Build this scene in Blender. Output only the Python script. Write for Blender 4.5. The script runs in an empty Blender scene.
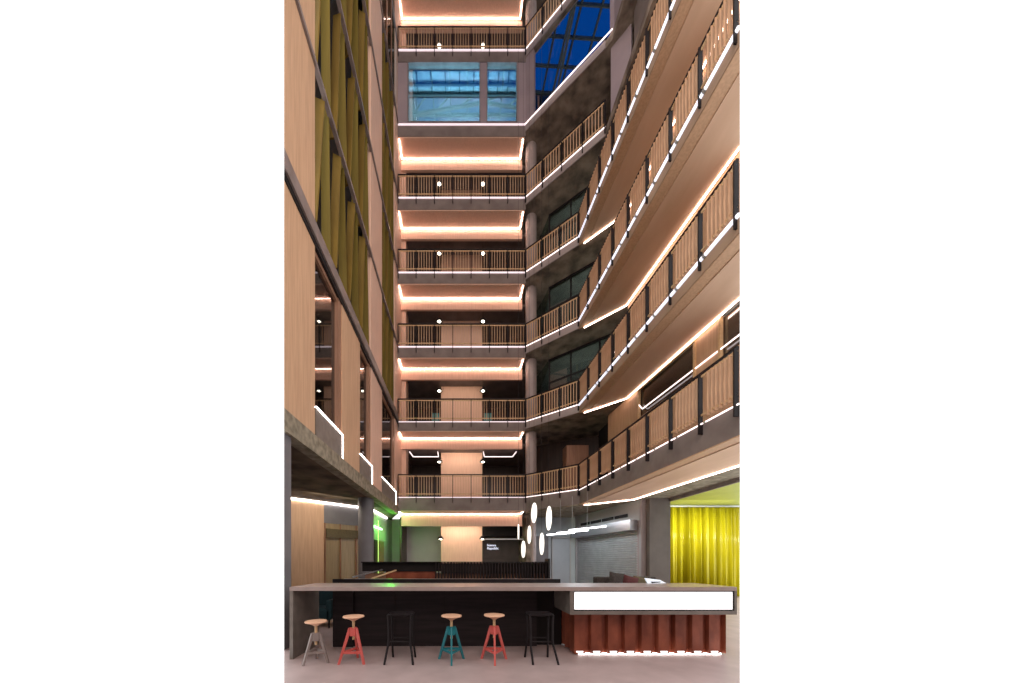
import bpy, math, random
from mathutils import Vector, Matrix
random.seed(7)
S = bpy.context.scene
COL = S.collection
R = math.radians

# ------------------------------------------------------------------ camera
F = 322.0                     # focal length in pixels of the 1024 px frame
EYE = 1.55
cam_d = bpy.data.cameras.new('camera'); cam = bpy.data.objects.new('camera', cam_d); COL.objects.link(cam)
cam.location = (0, 0, EYE); cam.rotation_euler = (R(90), 0, 0)
cam_d.sensor_fit = 'HORIZONTAL'; cam_d.sensor_width = 36; cam_d.lens = F / 1024 * 36
cam_d.shift_x = (512 - 461) / 1024; cam_d.shift_y = (561 - 341.5) / 1024
cam_d.clip_start = 0.05; cam_d.clip_end = 200
S.camera = cam
# ------------------------------------------------------------------ world, exposure
w = bpy.data.worlds.new('world'); S.world = w; w.use_nodes = True
bg = w.node_tree.nodes['Background']; bg.inputs[0].default_value = (1, 1, 1, 1); bg.inputs[1].default_value = 2.1
S.view_settings.view_transform = 'Standard'; S.view_settings.look = 'None'
S.view_settings.exposure = 0; S.view_settings.gamma = 1; S.view_settings.use_curve_mapping = False
S.cycles.max_bounces = 8; S.cycles.diffuse_bounces = 5; S.cycles.glossy_bounces = 4; S.cycles.transparent_max_bounces = 12
S.cycles.sample_clamp_indirect = 6; S.cycles.caustics_reflective = False; S.cycles.caustics_refractive = False

# ------------------------------------------------------------------ lights
def lamp(name, kind, loc, energy, color, size=1.0, sizey=None, rot=(0, 0, 0)):
    d = bpy.data.lights.new(name, kind); d.energy = energy; d.color = color
    if kind == 'AREA':
        d.size = size
        if sizey: d.shape = 'RECTANGLE'; d.size_y = sizey
    else: d.shadow_soft_size = size
    o = bpy.data.objects.new(name, d); COL.objects.link(o); o.location = loc; o.rotation_euler = rot
    return o
lamp('green_door_lamp', 'POINT', (-3.3, 14.9, 3.1), 40, (.12, 1, .06), .12)
lamp('green_door_lamp', 'POINT', (-3.5, 16.2, 2.8), 9, (.15, 1, .10), .12)
lamp('recess_fill_light', 'AREA', (-4.3, 10.9, 3.7), 30, (1, .86, .68), 1.6, .15, (R(40), 0, R(45)))  # added fill to brighten the recessed wall, no fitting there
lamp('curtain_fill_light', 'AREA', (9.6, 12.3, 3.7), 70, (1, .97, .75), 2.4, .3, (R(35), 0, 0))  # added fill for the curtain bay, source unseen
lamp('kitchen_fill_light', 'AREA', (5.2, 14.2, 3.6), 85, (.85, .93, 1), .6, 3)  # added fill for the hatch area, not an actual fitting

lamp('rear_fill_light', 'AREA', (1.2, -2.6, 17), 2100, (1, .80, .70), 7, 24, (R(90), 0, 0))  # added fill behind the camera, in place of unseen gallery lighting

# ------------------------------------------------------------------ materials
MATS = {}
def mat(name, c, c2=None, scale=3.0, stretch=(1, 1, 1), rough=.6, metal=0, bump=0, detail=4, contrast=(.35, .65), spec=.5):
    m = bpy.data.materials.new(name); m.use_nodes = True; nt = m.node_tree; b = nt.nodes['Principled BSDF']
    b.inputs['Roughness'].default_value = rough; b.inputs['Metallic'].default_value = metal
    b.inputs['Specular IOR Level'].default_value = spec
    if c2 is None: c2 = tuple(x * .82 for x in c)
    tc = nt.nodes.new('ShaderNodeTexCoord'); mp = nt.nodes.new('ShaderNodeMapping'); mp.inputs['Scale'].default_value = stretch
    no = nt.nodes.new('ShaderNodeTexNoise'); no.inputs['Scale'].default_value = scale; no.inputs['Detail'].default_value = detail
    rp = nt.nodes.new('ShaderNodeValToRGB'); rp.color_ramp.elements[0].position = contrast[0]; rp.color_ramp.elements[1].position = contrast[1]
    rp.color_ramp.elements[0].color = (*c2, 1); rp.color_ramp.elements[1].color = (*c, 1)
    nt.links.new(tc.outputs['Object'], mp.inputs[0]); nt.links.new(mp.outputs[0], no.inputs['Vector'])
    nt.links.new(no.outputs['Fac'], rp.inputs[0]); nt.links.new(rp.outputs[0], b.inputs['Base Color'])
    if bump:
        bn = nt.nodes.new('ShaderNodeBump'); bn.inputs['Strength'].default_value = bump; bn.inputs['Distance'].default_value = .02
        nt.links.new(no.outputs['Fac'], bn.inputs['Height']); nt.links.new(bn.outputs[0], b.inputs['Normal'])
    MATS[name] = m; return m
def emit(name, c, s):
    m = bpy.data.materials.new(name); m.use_nodes = True; nt = m.node_tree; b = nt.nodes['Principled BSDF']
    b.inputs['Base Color'].default_value = (.8, .8, .8, 1)
    b.inputs['Emission Color'].default_value = (*c, 1); b.inputs['Emission Strength'].default_value = s
    MATS[name] = m; return m
mat('wood_core_lit', (.84, .57, .42), (.76, .50, .36), 5, (4, 4, .3), .6)  # core wood lightened, glow of the bay light lines put into the colour
mat('wood_fascia', (.36, .25, .165), (.29, .195, .13), 2, (1, .3, 1), .6)
mat('column_brown', (.115, .095, .08), (.09, .074, .062), 2, (1, 1, 1), .6)
mat('lobby_dark', (.075, .065, .055), (.055, .048, .04), 2, (1, 1, 1), .5)
def tinted(name, tint, gloss=.12, rough=.02, noise=None):
    """a pane: transparent in its tint, with a mirror share"""
    m = bpy.data.materials.new(name); m.use_nodes = True; nt = m.node_tree
    nt.nodes.remove(nt.nodes['Principled BSDF']); out = nt.nodes['Material Output']
    t = nt.nodes.new('ShaderNodeBsdfTransparent'); t.inputs[0].default_value = (*tint, 1)
    g = nt.nodes.new('ShaderNodeBsdfGlossy'); g.inputs['Roughness'].default_value = rough; g.inputs[0].default_value = (.9, .92, .95, 1)
    if noise:
        tc = nt.nodes.new('ShaderNodeTexCoord'); no = nt.nodes.new('ShaderNodeTexNoise'); no.inputs['Scale'].default_value = 1.1
        rp = nt.nodes.new('ShaderNodeValToRGB'); rp.color_ramp.elements[0].color = (*tint, 1); rp.color_ramp.elements[1].color = (*noise, 1)
        rp.color_ramp.elements[0].position = .35; rp.color_ramp.elements[1].position = .65
        nt.links.new(tc.outputs['Object'], no.inputs['Vector']); nt.links.new(no.outputs['Fac'], rp.inputs[0]); nt.links.new(rp.outputs[0], t.inputs[0])
    x = nt.nodes.new('ShaderNodeMixShader'); x.inputs[0].default_value = gloss
    nt.links.new(t.outputs[0], x.inputs[1]); nt.links.new(g.outputs[0], x.inputs[2]); nt.links.new(x.outputs[0], out.inputs[0])
    MATS[name] = m; return m
mat('wood_pale', (.55, .345, .21), (.46, .285, .17), 5, (4, 4, .25), .55)
mat('wood_pink', (.70, .47, .36), (.62, .41, .31), 5, (4, 4, .3), .6)
mat('wood_soffit', (.62, .42, .29), (.55, .36, .24), 2, (1, .3, 1), .6)
mat('wood_slat', (.52, .33, .205), (.40, .245, .15), 8, (3, 3, .4), .8, spec=.15)
mat('wood_slat_lit', (.72, .49, .32), (.62, .41, .26), 8, (3, 3, .4), .7, spec=.2)  # same slat wood lightened, front light put into the colour
mat('wood_rail', (.66, .45, .24), (.55, .36, .19), 6, (3, 3, 3), .5)
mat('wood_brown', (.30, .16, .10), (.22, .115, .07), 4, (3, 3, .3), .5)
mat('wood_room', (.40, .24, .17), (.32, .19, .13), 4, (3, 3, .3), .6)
mat('wood_seat', (.80, .50, .33), (.70, .41, .26), 8, (1, 6, 1), .45)
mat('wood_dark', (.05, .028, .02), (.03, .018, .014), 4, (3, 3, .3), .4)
mat('wood_door', (.30, .22, .11), (.24, .17, .085), 4, (4, 4, .3), .4)
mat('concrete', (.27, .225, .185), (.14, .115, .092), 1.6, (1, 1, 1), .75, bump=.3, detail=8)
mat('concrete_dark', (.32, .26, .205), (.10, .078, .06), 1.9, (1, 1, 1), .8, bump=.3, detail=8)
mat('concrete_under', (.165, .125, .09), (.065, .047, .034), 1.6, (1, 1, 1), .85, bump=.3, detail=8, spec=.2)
mat('concrete_edge', (.20, .165, .15), (.15, .12, .11), 2.0, (1, 1, 1), .7, detail=8)
mat('concrete_olive', (.30, .26, .19), (.15, .125, .085), 6, (1, 1, 1), .8, bump=.4, detail=9)
mat('column_paint', (.34, .29, .28), (.30, .255, .25), 3, (1, 1, 1), .5)
mat('column_grey', (.16, .155, .165), (.13, .125, .135), 2, (1, 1, 1), .6)
mat('wall_mauve', (.33, .27, .29), (.28, .23, .25), 1, (1, 1, 1), .6)
mat('wall_grey', (.36, .36, .36), (.32, .32, .32), 1, (1, 1, 1), .6)
mat('wall_blue_grey', (.36, .40, .43), (.31, .35, .38), 1, (1, 1, 1), .5)
mat('floor_screed', (.44, .345, .335), (.36, .28, .27), 2.3, (1, 1, 1), .42, detail=9)
mat('black_metal', (.016, .013, .014), (.010, .008, .009), 5, (1, 1, 1), .5, spec=.2)
mat('steel', (.62, .64, .68), (.55, .57, .60), 3, (1, .2, 1), .28, metal=.9)
mat('steel_dull', (.50, .52, .53), (.42, .44, .45), 3, (1, 1, 1), .4, metal=.5)
mat('ledge_metal', (.22, .175, .165), (.16, .125, .115), 4, (1, 1, 1), .5)
mat('olive_fin', (.19, .125, .024), (.11, .072, .016), 1.2, (3, 3, .15), .75, spec=.2)
mat('olive_fin_green', (.17, .13, .022), (.11, .08, .015), 1.2, (3, 3, .15), .75, spec=.2)
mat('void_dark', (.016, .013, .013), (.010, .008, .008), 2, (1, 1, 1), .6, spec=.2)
mat('teal_pane', (.10, .27, .24), None, 2)
mat('worktop', (.34, .27, .25), (.29, .23, .21), 6, (1, 1, 1), .28, detail=8)
mat('worktop_side', (.17, .145, .125), (.13, .11, .095), 6, (1, 1, 1), .5, detail=8)
mat('front_black', (.026, .019, .020), (.016, .012, .013), 4, (.3, 1, 4), .6, spec=.2)
mat('copper', (.34, .095, .05), (.17, .042, .022), 3.5, (1, 1, .6), .38, metal=.25, detail=8)
mat('coral', (.60, .11, .095), (.52, .09, .075), 5, (1, 1, 1), .45)
mat('teal', (.009, .18, .21), (.007, .14, .17), 5, (1, 1, 1), .45)
mat('stool_grey', (.26, .215, .20), (.21, .17, .155), 5, (1, 1, 1), .5)
mat('teal_cloth', (.003, .026, .034), (.002, .018, .025), 20, (1, 1, 1), .9)
mat('sofa_cloth', (.055, .045, .04), (.03, .025, .022), 20, (1, 1, 1), .9)
mat('cushion_red', (.10, .025, .025), (.07, .018, .018), 20, (1, 1, 1), .9)
mat('cushion_olive', (.12, .10, .05), (.09, .07, .04), 20, (1, 1, 1), .9)
mat('lime_lit_paint', (.42, .46, .09), (.36, .40, .07), 1, (1, 1, 1), .6)  # lime light from the curtain put into the colour
mat('truss', (.045, .06, .06), (.03, .045, .045), 2, (1, 1, 1), .6)
mat('truss_dark', (.01, .015, .02), None, 2, (1, 1, 1), .6)
mat('roof_slab', (.10, .085, .08), None, 1)
mat('backdrop_white', (.85, .92, .88), None, 1)  # white for the made-up room behind the sixth storey panes
# curtain: yellow cloth that lets some light through
m = mat('curtain_yellow', (.60, .53, .015), (.40, .35, .01), 2.5, (3, 3, .1), .2)
m.node_tree.nodes['Principled BSDF'].inputs['Transmission Weight'].default_value = 0.0
emit('led_warm', (1, .72, .60), 20.0)
emit('led_side', (1, .74, .62), 9.0)
emit('led_edge', (1, .80, .88), .8)
emit('led_slim', (1, .82, .80), 1.8)
emit('led_cool', (.80, .84, 1), 1.1)
emit('led_white', (1, .90, .84), 11)
emit('led_plinth', (1, .93, .9), 8)
emit('slot_glow', (1, .93, .9), 1.5)
emit('lightbox', (1, .97, .96), 1.25)
emit('disc_glow', (1, .93, .82), 1.35)
emit('bulb_glow', (1, .88, .70), 9.0)
emit('tube_white', (.95, .97, 1), 6)
emit('tube_green', (.25, 1, .25), 7)
emit('door_edge_glow', (.55, 1, .08), 1.0)  # glow put into a door edge that is only lit, no lamp
emit('screen_text', (.75, .8, 1), 1.0)
emit('screen_blue', (.45, .75, 1), .35)
tinted('glass_sky', (.62, .82, .88), .4)
tinted('glass_roof', (.010, .155, .36), .04)
tinted('glass_deep_blue', (.02, .04, .10), .9)
tinted('glass_dark', (.35, .33, .32), .22)
tinted('glass_teal', (.46, .52, .49), .10)
M = MATS

# ------------------------------------------------------------------ mesh helpers
class MB:
    def __init__(s): s.v = []; s.f = []; s.smooth = False
    def add(s, vs, fs):
        n = len(s.v); s.v += [Vector(x) for x in vs]; s.f += [[n + i for i in f] for f in fs]; return s
    def box(s, a, b):
        x0, y0, z0 = a; x1, y1, z1 = b
        return s.add([(x0, y0, z0), (x1, y0, z0), (x1, y1, z0), (x0, y1, z0), (x0, y0, z1), (x1, y0, z1), (x1, y1, z1), (x0, y1, z1)],
                     [(0, 3, 2, 1), (4, 5, 6, 7), (0, 1, 5, 4), (1, 2, 6, 5), (2, 3, 7, 6), (3, 0, 4, 7)])
    def prism(s, pts, z0, z1):
        n = len(pts)
        a = sum(pts[i][0] * pts[(i + 1) % n][1] - pts[(i + 1) % n][0] * pts[i][1] for i in range(n))
        if a < 0: pts = list(reversed(pts))
        return s.add([(x, y, z0) for x, y in pts] + [(x, y, z1) for x, y in pts],
                     [list(range(n))[::-1], list(range(n, 2 * n))] + [[i, (i + 1) % n, n + (i + 1) % n, n + i] for i in range(n)])
    def beam(s, p, q, wd, ht, up=(0, 0, 1)):
        """bar with rectangular section between two points; wd across, ht along 'up'"""
        p, q = Vector(p), Vector(q); d = (q - p).normalized(); u = Vector(up)
        r = d.cross(u)
        if r.length < 1e-5: r = d.cross(Vector((0, 1, 0)))
        r.normalize(); u = r.cross(d).normalized()
        vs = [c + r * (wd / 2 * i) + u * (ht / 2 * j) for c in (p, q) for i, j in ((-1, -1), (1, -1), (1, 1), (-1, 1))]
        return s.add(vs, [(0, 1, 2, 3)[::-1], (4, 5, 6, 7), (0, 1, 5, 4), (1, 2, 6, 5), (2, 3, 7, 6), (3, 0, 4, 7)])
    def tube(s, pts, r, n=10):
        pts = [Vector(p) for p in pts]; rings = []
        for i, p in enumerate(pts):
            d = (pts[min(i + 1, len(pts) - 1)] - pts[max(i - 1, 0)]).normalized()
            a = Vector((0, 0, 1)) if abs(d.z) < .9 else Vector((1, 0, 0))
            e1 = d.cross(a).normalized(); e2 = d.cross(e1)
            rings.append([p + (e1 * math.cos(2 * math.pi * k / n) + e2 * math.sin(2 * math.pi * k / n)) * r for k in range(n)])
        vs = [v for g in rings for v in g]; fs = []
        for i in range(len(pts) - 1):
            for k in range(n): fs.append((i * n + k, i * n + (k + 1) % n, (i + 1) * n + (k + 1) % n, (i + 1) * n + k))
        fs += [list(range(n)), list(range((len(pts) - 1) * n, len(pts) * n))[::-1]]
        s.smooth = True
        return s.add(vs, fs)
    def lathe(s, prof, c=(0, 0, 0), n=28):
        cx, cy, cz = c; vs = []; fs = []
        for r, z in prof:
            vs += [(cx + r * math.cos(2 * math.pi * k / n), cy + r * math.sin(2 * math.pi * k / n), cz + z) for k in range(n)]
        for i in range(len(prof) - 1):
            for k in range(n): fs.append((i * n + k, i * n + (k + 1) % n, (i + 1) * n + (k + 1) % n, (i + 1) * n + k))
        fs += [list(range(n))[::-1], list(range((len(prof) - 1) * n, len(prof) * n))]
        s.smooth = True
        return s.add(vs, fs)
    def build(s, name, material, parent=None, shift=None, bevel=0):
        me = bpy.data.meshes.new(name)
        o = shift if shift is not None else (Vector(parent['_o']) if parent is not None and '_o' in parent else Vector((0, 0, 0)))
        me.from_pydata([tuple(v - o) for v in s.v], [], s.f); me.validate(); me.update()
        me.materials.append(M[material])
        if s.smooth:
            for p in me.polygons: p.use_smooth = True
            try: me.set_sharp_from_angle(angle=R(40))
            except Exception: pass
        ob = bpy.data.objects.new(name, me); COL.objects.link(ob)
        if parent is not None:
            ob.parent = parent; ob['_o'] = tuple(o)
        elif shift is not None: ob.location = shift
        if bevel:
            md = ob.modifiers.new('bevel', 'BEVEL'); md.width = bevel; md.segments = 2; md.limit_method = 'ANGLE'
        return ob
def tag(o, label, cat, group=None):
    o['label'] = label; o['category'] = cat
    if group: o['group'] = group
    return o
def thing(name, label, cat, loc=(0, 0, 0), group=None, rz=0, local=False):
    o = bpy.data.objects.new(name, None); COL.objects.link(o); o.location = loc; o.rotation_euler = (0, 0, rz)
    o.empty_display_size = .1
    o['_o'] = (0., 0., 0.) if local else tuple(float(x) for x in loc)
    return tag(o, label, cat, group)
def struct(name, mb, material, bevel=0):
    o = mb.build(name, material, None, None, bevel); o['kind'] = 'structure'; return o
def copy_part(src, parent, loc):
    c = src.copy(); COL.objects.link(c); c.parent = parent; c.location = loc; return c
B = lambda a, b: MB().box(a, b)
ORD = ['lobby', 'first', 'second', 'third', 'fourth', 'fifth', 'sixth', 'seventh', 'eighth']

# ------------------------------------------------------------------ setting dimensions
KL, KR = -177 / F, 279 / F              # the two flanks of what the photograph shows (x / depth)
D = 15.4                                # depth of the end wall
XL = -3.03                              # finned wall
ZK = [0, 4.59, 8.20, 11.78, 15.33, 18.90, 22.40, 25.95, 29.5]   # gallery floor tops
P0 = (3.1, D); P1 = (5.05, 13.7); P5 = (5.80, 12.9); XB = 5.36; XI = 6.66
YB = XB / KR; YI = XI / KR
def xe(y, off=0): return P1[0] + (P1[1] - y) * (XB - P1[0]) / (P1[1] - YB) + off     # gallery edge, slightly splayed
def xi(y, off=0): return 6.40 + (12.4 - y) * .055 + off                               # inner wall line behind it
def cut(fn, off):                                                                     # where such a line leaves the built stretch
    y = 7.0
    for _ in range(30): y = fn(y, off) / KR
    return (fn(y, off), y)
# floor
struct('floor', MB().prism([(-9, 4.05), (KL * 4.05, 4.05), (KL * 21, 21), (KR * 21, 21), (KR * 4.05, 4.05), (9, 4.05), (9, -3), (-9, -3)], -.2, 0), 'floor_screed')
struct('wall_rear', B((-9, -3.2, -.2), (14, -3, 33.4)), 'column_grey')
# roof closing the atrium, far above the frame
rf = MB()
for a, b in (((-9, -3, 33), (-3.2, 21, 33.4)), ((6.4, -3, 33), (14, 21, 33.4)), ((-3.2, -3, 33), (6.4, 3, 33.4)), ((-3.2, 15.4, 33), (6.4, 21, 33.4))): rf.box(a, b)
struct('ceiling', rf, 'roof_slab')
struct('window_10', B((-3.2, 3, 33.5), (6.4, 15.4, 33.52)), 'glass_roof')
rt = MB()
for i in range(11): rt.box((-3.2, 3.2 + i * 1.2, 33.25), (6.4, 3.30 + i * 1.2, 33.45))
for i in range(9): rt.box((-3.1 + i * 1.17, 3, 33.2), (-3.04 + i * 1.17, 15.4, 33.4))
for y_ in (6.2, 9.2, 12.2):
    rt.beam((-3.2, y_, 31.8), (1.6, y_, 32.6), .12, .16); rt.beam((1.6, y_, 32.6), (6.4, y_, 31.8), .12, .16); rt.box((-3.2, y_ - .06, 33.0), (6.4, y_ + .06, 33.2))
    for i in range(7): xx = -3.2 + 1.6 * i; rt.beam((xx, y_, 31.85 + .8 * (1 - abs(xx - 1.6) / 4.8)), (min(xx + .8, 6.4), y_, 33.0), .06, .06)
struct('trim_roof_trusses', rt, 'truss')

# ------------------------------------------------------------------ left wall
def wall_seg(name, y0, y1, z0, z1, m, x=XL, t=.16, **k):
    pts = [(x, y0), (x, y1), (x - t, y1), (x - t, y0 + .0)]
    if y0 < 5.6: pts = [(x, x / KL), (x, y1), (x - t, y1), (x - t, (x - t) / KL)]
    return struct(name, MB().prism(pts, z0, z1), m, **k)
wall_seg('wall_left', 5.5, 6.68, 4.13, 33, 'wood_pale')
wall_seg('wall_left_pier', 10.85, 12.35, 4.13, 33, 'wood_pink')
wall_seg('wall_left_pier', 8.2, 9.66, 4.13, 8.2, 'wood_pale')
wall_seg('wall_left_pier', 14.75, 17.3, 4.13, 33, 'wood_pink')
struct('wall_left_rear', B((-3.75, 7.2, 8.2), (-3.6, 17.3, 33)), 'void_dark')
# concrete slab edge and overhang
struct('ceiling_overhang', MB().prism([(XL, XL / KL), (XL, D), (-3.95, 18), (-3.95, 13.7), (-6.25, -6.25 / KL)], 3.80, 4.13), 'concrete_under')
struct('trim_overhang', MB().prism([(XL + .03, (XL + .03) / KL), (XL + .03, D), (XL - .25, D), (XL - .25, (XL - .25) / KL)], 3.78, 4.15), 'concrete_olive')
# storey ledges
def ledge(z0, z1, y0=None, proj=.06, m='ledge_metal', t=.2):
    x = XL + proj
    y0 = y0 or x / KL
    return struct('trim_ledge', MB().prism([(x, y0), (x, D), (x - t, D), (x - t, max(y0, (x - t) / KL))], z0, z1), m)
ledge(8.20, 8.50); struct('trim_ledge', MB().prism([(XL + .02, (XL + .02) / KL), (XL + .02, D), (XL - .1, D), (XL - .1, (XL - .1) / KL)], 8.08, 8.2), 'black_metal')
for k in (3, 4, 5, 6, 7): ledge(ZK[k] + .0, ZK[k] + .10, proj=.05, t=.09)
# dark rooms behind the windows and fins
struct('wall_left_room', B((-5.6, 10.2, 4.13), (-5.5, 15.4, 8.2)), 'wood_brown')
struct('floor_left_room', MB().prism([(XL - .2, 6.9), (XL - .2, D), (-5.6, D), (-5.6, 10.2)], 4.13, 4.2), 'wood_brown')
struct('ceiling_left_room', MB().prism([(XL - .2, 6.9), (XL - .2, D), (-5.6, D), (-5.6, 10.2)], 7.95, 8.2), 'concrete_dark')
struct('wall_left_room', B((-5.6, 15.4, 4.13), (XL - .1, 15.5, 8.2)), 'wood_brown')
for i, (y0, y1) in enumerate(((6.72, 8.2), (9.66, 10.85), (12.35, 14.75))):
    n = 'window_%d' % (i + 1)
    struct(n, B((XL - .12, y0, 4.7), (XL - .10, y1, 8.0)), 'glass_dark')
    fr = MB(); fr.box((XL - .14, y0, 4.7), (XL - .04, y0 + .05, 8.08)); fr.box((XL - .14, y1 - .22, 4.7), (XL - .02, y1, 8.08)); fr.box((XL - .14, y0, 7.98), (XL - .04, y1, 8.08))
    struct(n + '_frame', fr, 'wood_brown')
where = ['beside the wide pale panel', 'beside the second pale pier', 'next to the end wall']
for i, (y0, y1) in enumerate(((6.7, 8.18), (9.62, 10.9), (12.3, 14.9))):
    t = thing('balcony_panel', 'brown metal parapet panel edged by a white light line, ' + where[i], 'panel', (XL + .02, y0, 4.15), 'lit parapet panels on the overhang slab')
    B((XL - .02, y0, 4.15), (XL + .015, y1, 4.74)).build('panel_sheet', 'worktop_side', t)
    e = MB().box((XL - .01, y0, 4.74), (XL + .03, y1, 4.77)); e.box((XL - .01, y1, 4.15), (XL + .03, y1 + .03, 4.77)); e.build('light_line', 'led_white', t)

# olive fins
def fin_mesh(wd, h, a0, a1, lean):
    mb = MB(); n = 8; vs = []; fs = []
    for i in range(n + 1):
        f = i / n; a = a0 + (a1 - a0) * f; z = h * f
        # blade direction: along +Y turned towards +X (into the atrium) by a
        dx, dy = math.sin(a), math.cos(a); tx, ty = dy * .018, -dx * .018
        for (s_, t_) in ((-.5, -1), (.5, -1), (.5, 1), (-.5, 1)):
            vs.append((dx * wd * s_ + tx * t_, dy * wd * s_ + ty * t_ + lean * (f - .5), z))
    for i in range(n):
        for k in range(4): fs.append((4 * i + k, 4 * i + (k + 1) % 4, 4 * i + 4 + (k + 1) % 4, 4 * i + 4 + k))
    fs += [(3, 2, 1, 0), (4 * n, 4 * n + 1, 4 * n + 2, 4 * n + 3)]
    return mb.add(vs, fs)
def fin_screen(k, y0, y1, n, desc):
    z0 = ZK[k] + (.50 if k == 2 else .10); h = ZK[k + 1] - z0 + .0
    t = thing('fin_screen', 'olive fin screen, %s storey up, %s' % (ORD[k], desc), 'screen', (XL, y0, z0), 'olive fin screens on the panelled wall')
    protos = {}
    for i in range(n):
        key = i % 4
        loc = (-.10 - .02 * (i % 2), (i + .5) * (y1 - y0) / n, 0)
        if key not in protos:
            a0 = R([112, 78, 98, 66][key]); a1 = R([64, 100, 72, 96][(key + k) % 4])
            protos[key] = fin_mesh(.20, h, a0, a1, [.34, -.10, .26, -.20][key]).build('fin', 'olive_fin' if key % 2 == 0 else 'olive_fin_green', t, Vector((0, 0, 0)))
            protos[key].location = loc
        else: copy_part(protos[key], t, loc)
    return t
for k in range(2, 7): fin_screen(k, 6.72, 10.82, 8, 'between the wide pale panel and pale pier')
for k in range(2, 6): fin_screen(k, 12.38, 14.72, 6, 'between the pale pier and the end wall')
struct('window_4', B((XL - .03, 12.38, 22.6), (XL - .01, 14.72, 33)), 'glass_teal')
struct('trim_curtain_wall', MB().box((XL - .08, 13.1, 22.6), (XL + .02, 13.2, 33)).box((XL - .08, 14.0, 22.6), (XL + .02, 14.05, 33)), 'wood_brown')

# ------------------------------------------------------------------ end wall: galleries
def railing(name_desc, p, q, z, bays, per, group, sp=None):
    p = Vector((*p, z)); q = Vector((*q, z)); L = (q - p).length; rz = math.atan2(q.y - p.y, q.x - p.x)
    t = thing('gallery_railing', name_desc, 'railing', p, group, rz, local=True)
    # local frame: x along, -y towards the atrium
    B((0, -.055, 1.06), (L, .0, 1.10)).build('handrail', 'black_metal', t)
    MB().box((0, -.045, .99), (L, -.015, 1.03)).build('top_rail', 'wood_rail', t)
    MB().box((0, -.045, .14), (L, -.015, .18)).build('bottom_rail', 'wood_rail', t)
    pm = None; bm_ = None
    for i in range(bays + 1):
        x = min(max(i * (sp or L / bays), .014), L - .014)
        if pm is None:
            pm = B((-.014, -.095, -.26), (.014, -.0, 1.06)).build('post', 'black_metal', t, Vector((0, 0, 0))); pm.location = (x, 0, 0)
        else: copy_part(pm, t, (x, 0, 0))
    bay = sp or L / bays
    n = int(math.ceil(L / bay - .01)) * per
    for i in range(n):
        x = (i // per) * bay + (i % per + 1) * bay / (per + 1)
        if x > L - .02: break
        if sp and i % per == 0: continue
        if bm_ is None:
            bm_ = (B((-.010, -.076, .08), (.010, -.006, 1.02)) if sp else B((-.011, -.062, .08), (.011, -.008, 1.02))).build('baluster', 'wood_slat' if sp else 'wood_slat_lit', t, Vector((0, 0, 0))); bm_.location = (x, 0, 0)
        else: copy_part(bm_, t, (x, 0, 0))
    return t
def strip(label, pts, wd, ht, m, group):
    mb = MB()
    for a, b in zip(pts[:-1], pts[1:]): mb.beam(a, b, wd, ht)
    o = mb.build('led_strip', m, None, Vector(pts[0])); return tag(o, label, 'light strip', group)

SOF = {1: .66, 2: .46, 3: .53, 4: .54, 5: .58, 6: .58, 7: .56, 8: .62}; BLK = {1: 1.27, 2: .98}
for k in range(1, 9):
    z = ZK[k]; so = SOF[k]
    # slab with fascia, lined soffit, set-back bulkhead
    fm = 'concrete_edge' if k not in (6,) else 'wall_mauve'
    struct('floor_gallery_end_%d' % k, MB().box((XL, D, z - so + .04), (P0[0], 16.3, z)), 'concrete_edge')
    if k != 7: struct('ceiling_soffit_end_%d' % k, MB().box((XL + .02, D + .02, z - so), (P0[0] - .06, 16.3, z - so + .038)), 'wood_pink')
    if k != 7:
        struct('wall_bulkhead_%d' % k, B((XL, 16.3, z - BLK.get(k, 1.05)), (P0[0], 16.42, z - .42)), 'wood_pink')
    struct('floor_room_end_%d' % k, B((XL, 16.3, z - .25), (P0[0] + .6, 20, z)), 'concrete_edge')
    struct('ceiling_room_end_%d' % k, B((XL, 16.42, z - .80), (P0[0] + .6, 20, z - .70)), 'concrete_edge')
    zs = z - so - .025
    if k != 7: strip('pink-white light line around the soffit under the %s end gallery' % ORD[k],
          [(XL + .06, D + .05, zs), (XL + .06, 16.22, zs), (P0[0] - .12, 16.22, zs), (P0[0] - .12, D + .05, zs)], .022, .02, 'led_warm', 'soffit light lines on the end wall')
    if k < 8:
        if k != 6:
            railing('black and wood slat railing across the %s end gallery' % ORD[k], (XL + .02, D), (P0[0], D), z, 6.0.__int__() + 1 if False else 7, 6, 'railings across the end galleries')
        strip('thin light line along the %s end gallery floor edge, running straight across' % ORD[k], [(XL + .02, D - .02, z + .0), (P0[0] - .02, D - .02, z + .0)], .04, .052 if k > 2 else .03, 'led_edge', 'floor-edge light lines on the end wall')
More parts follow.
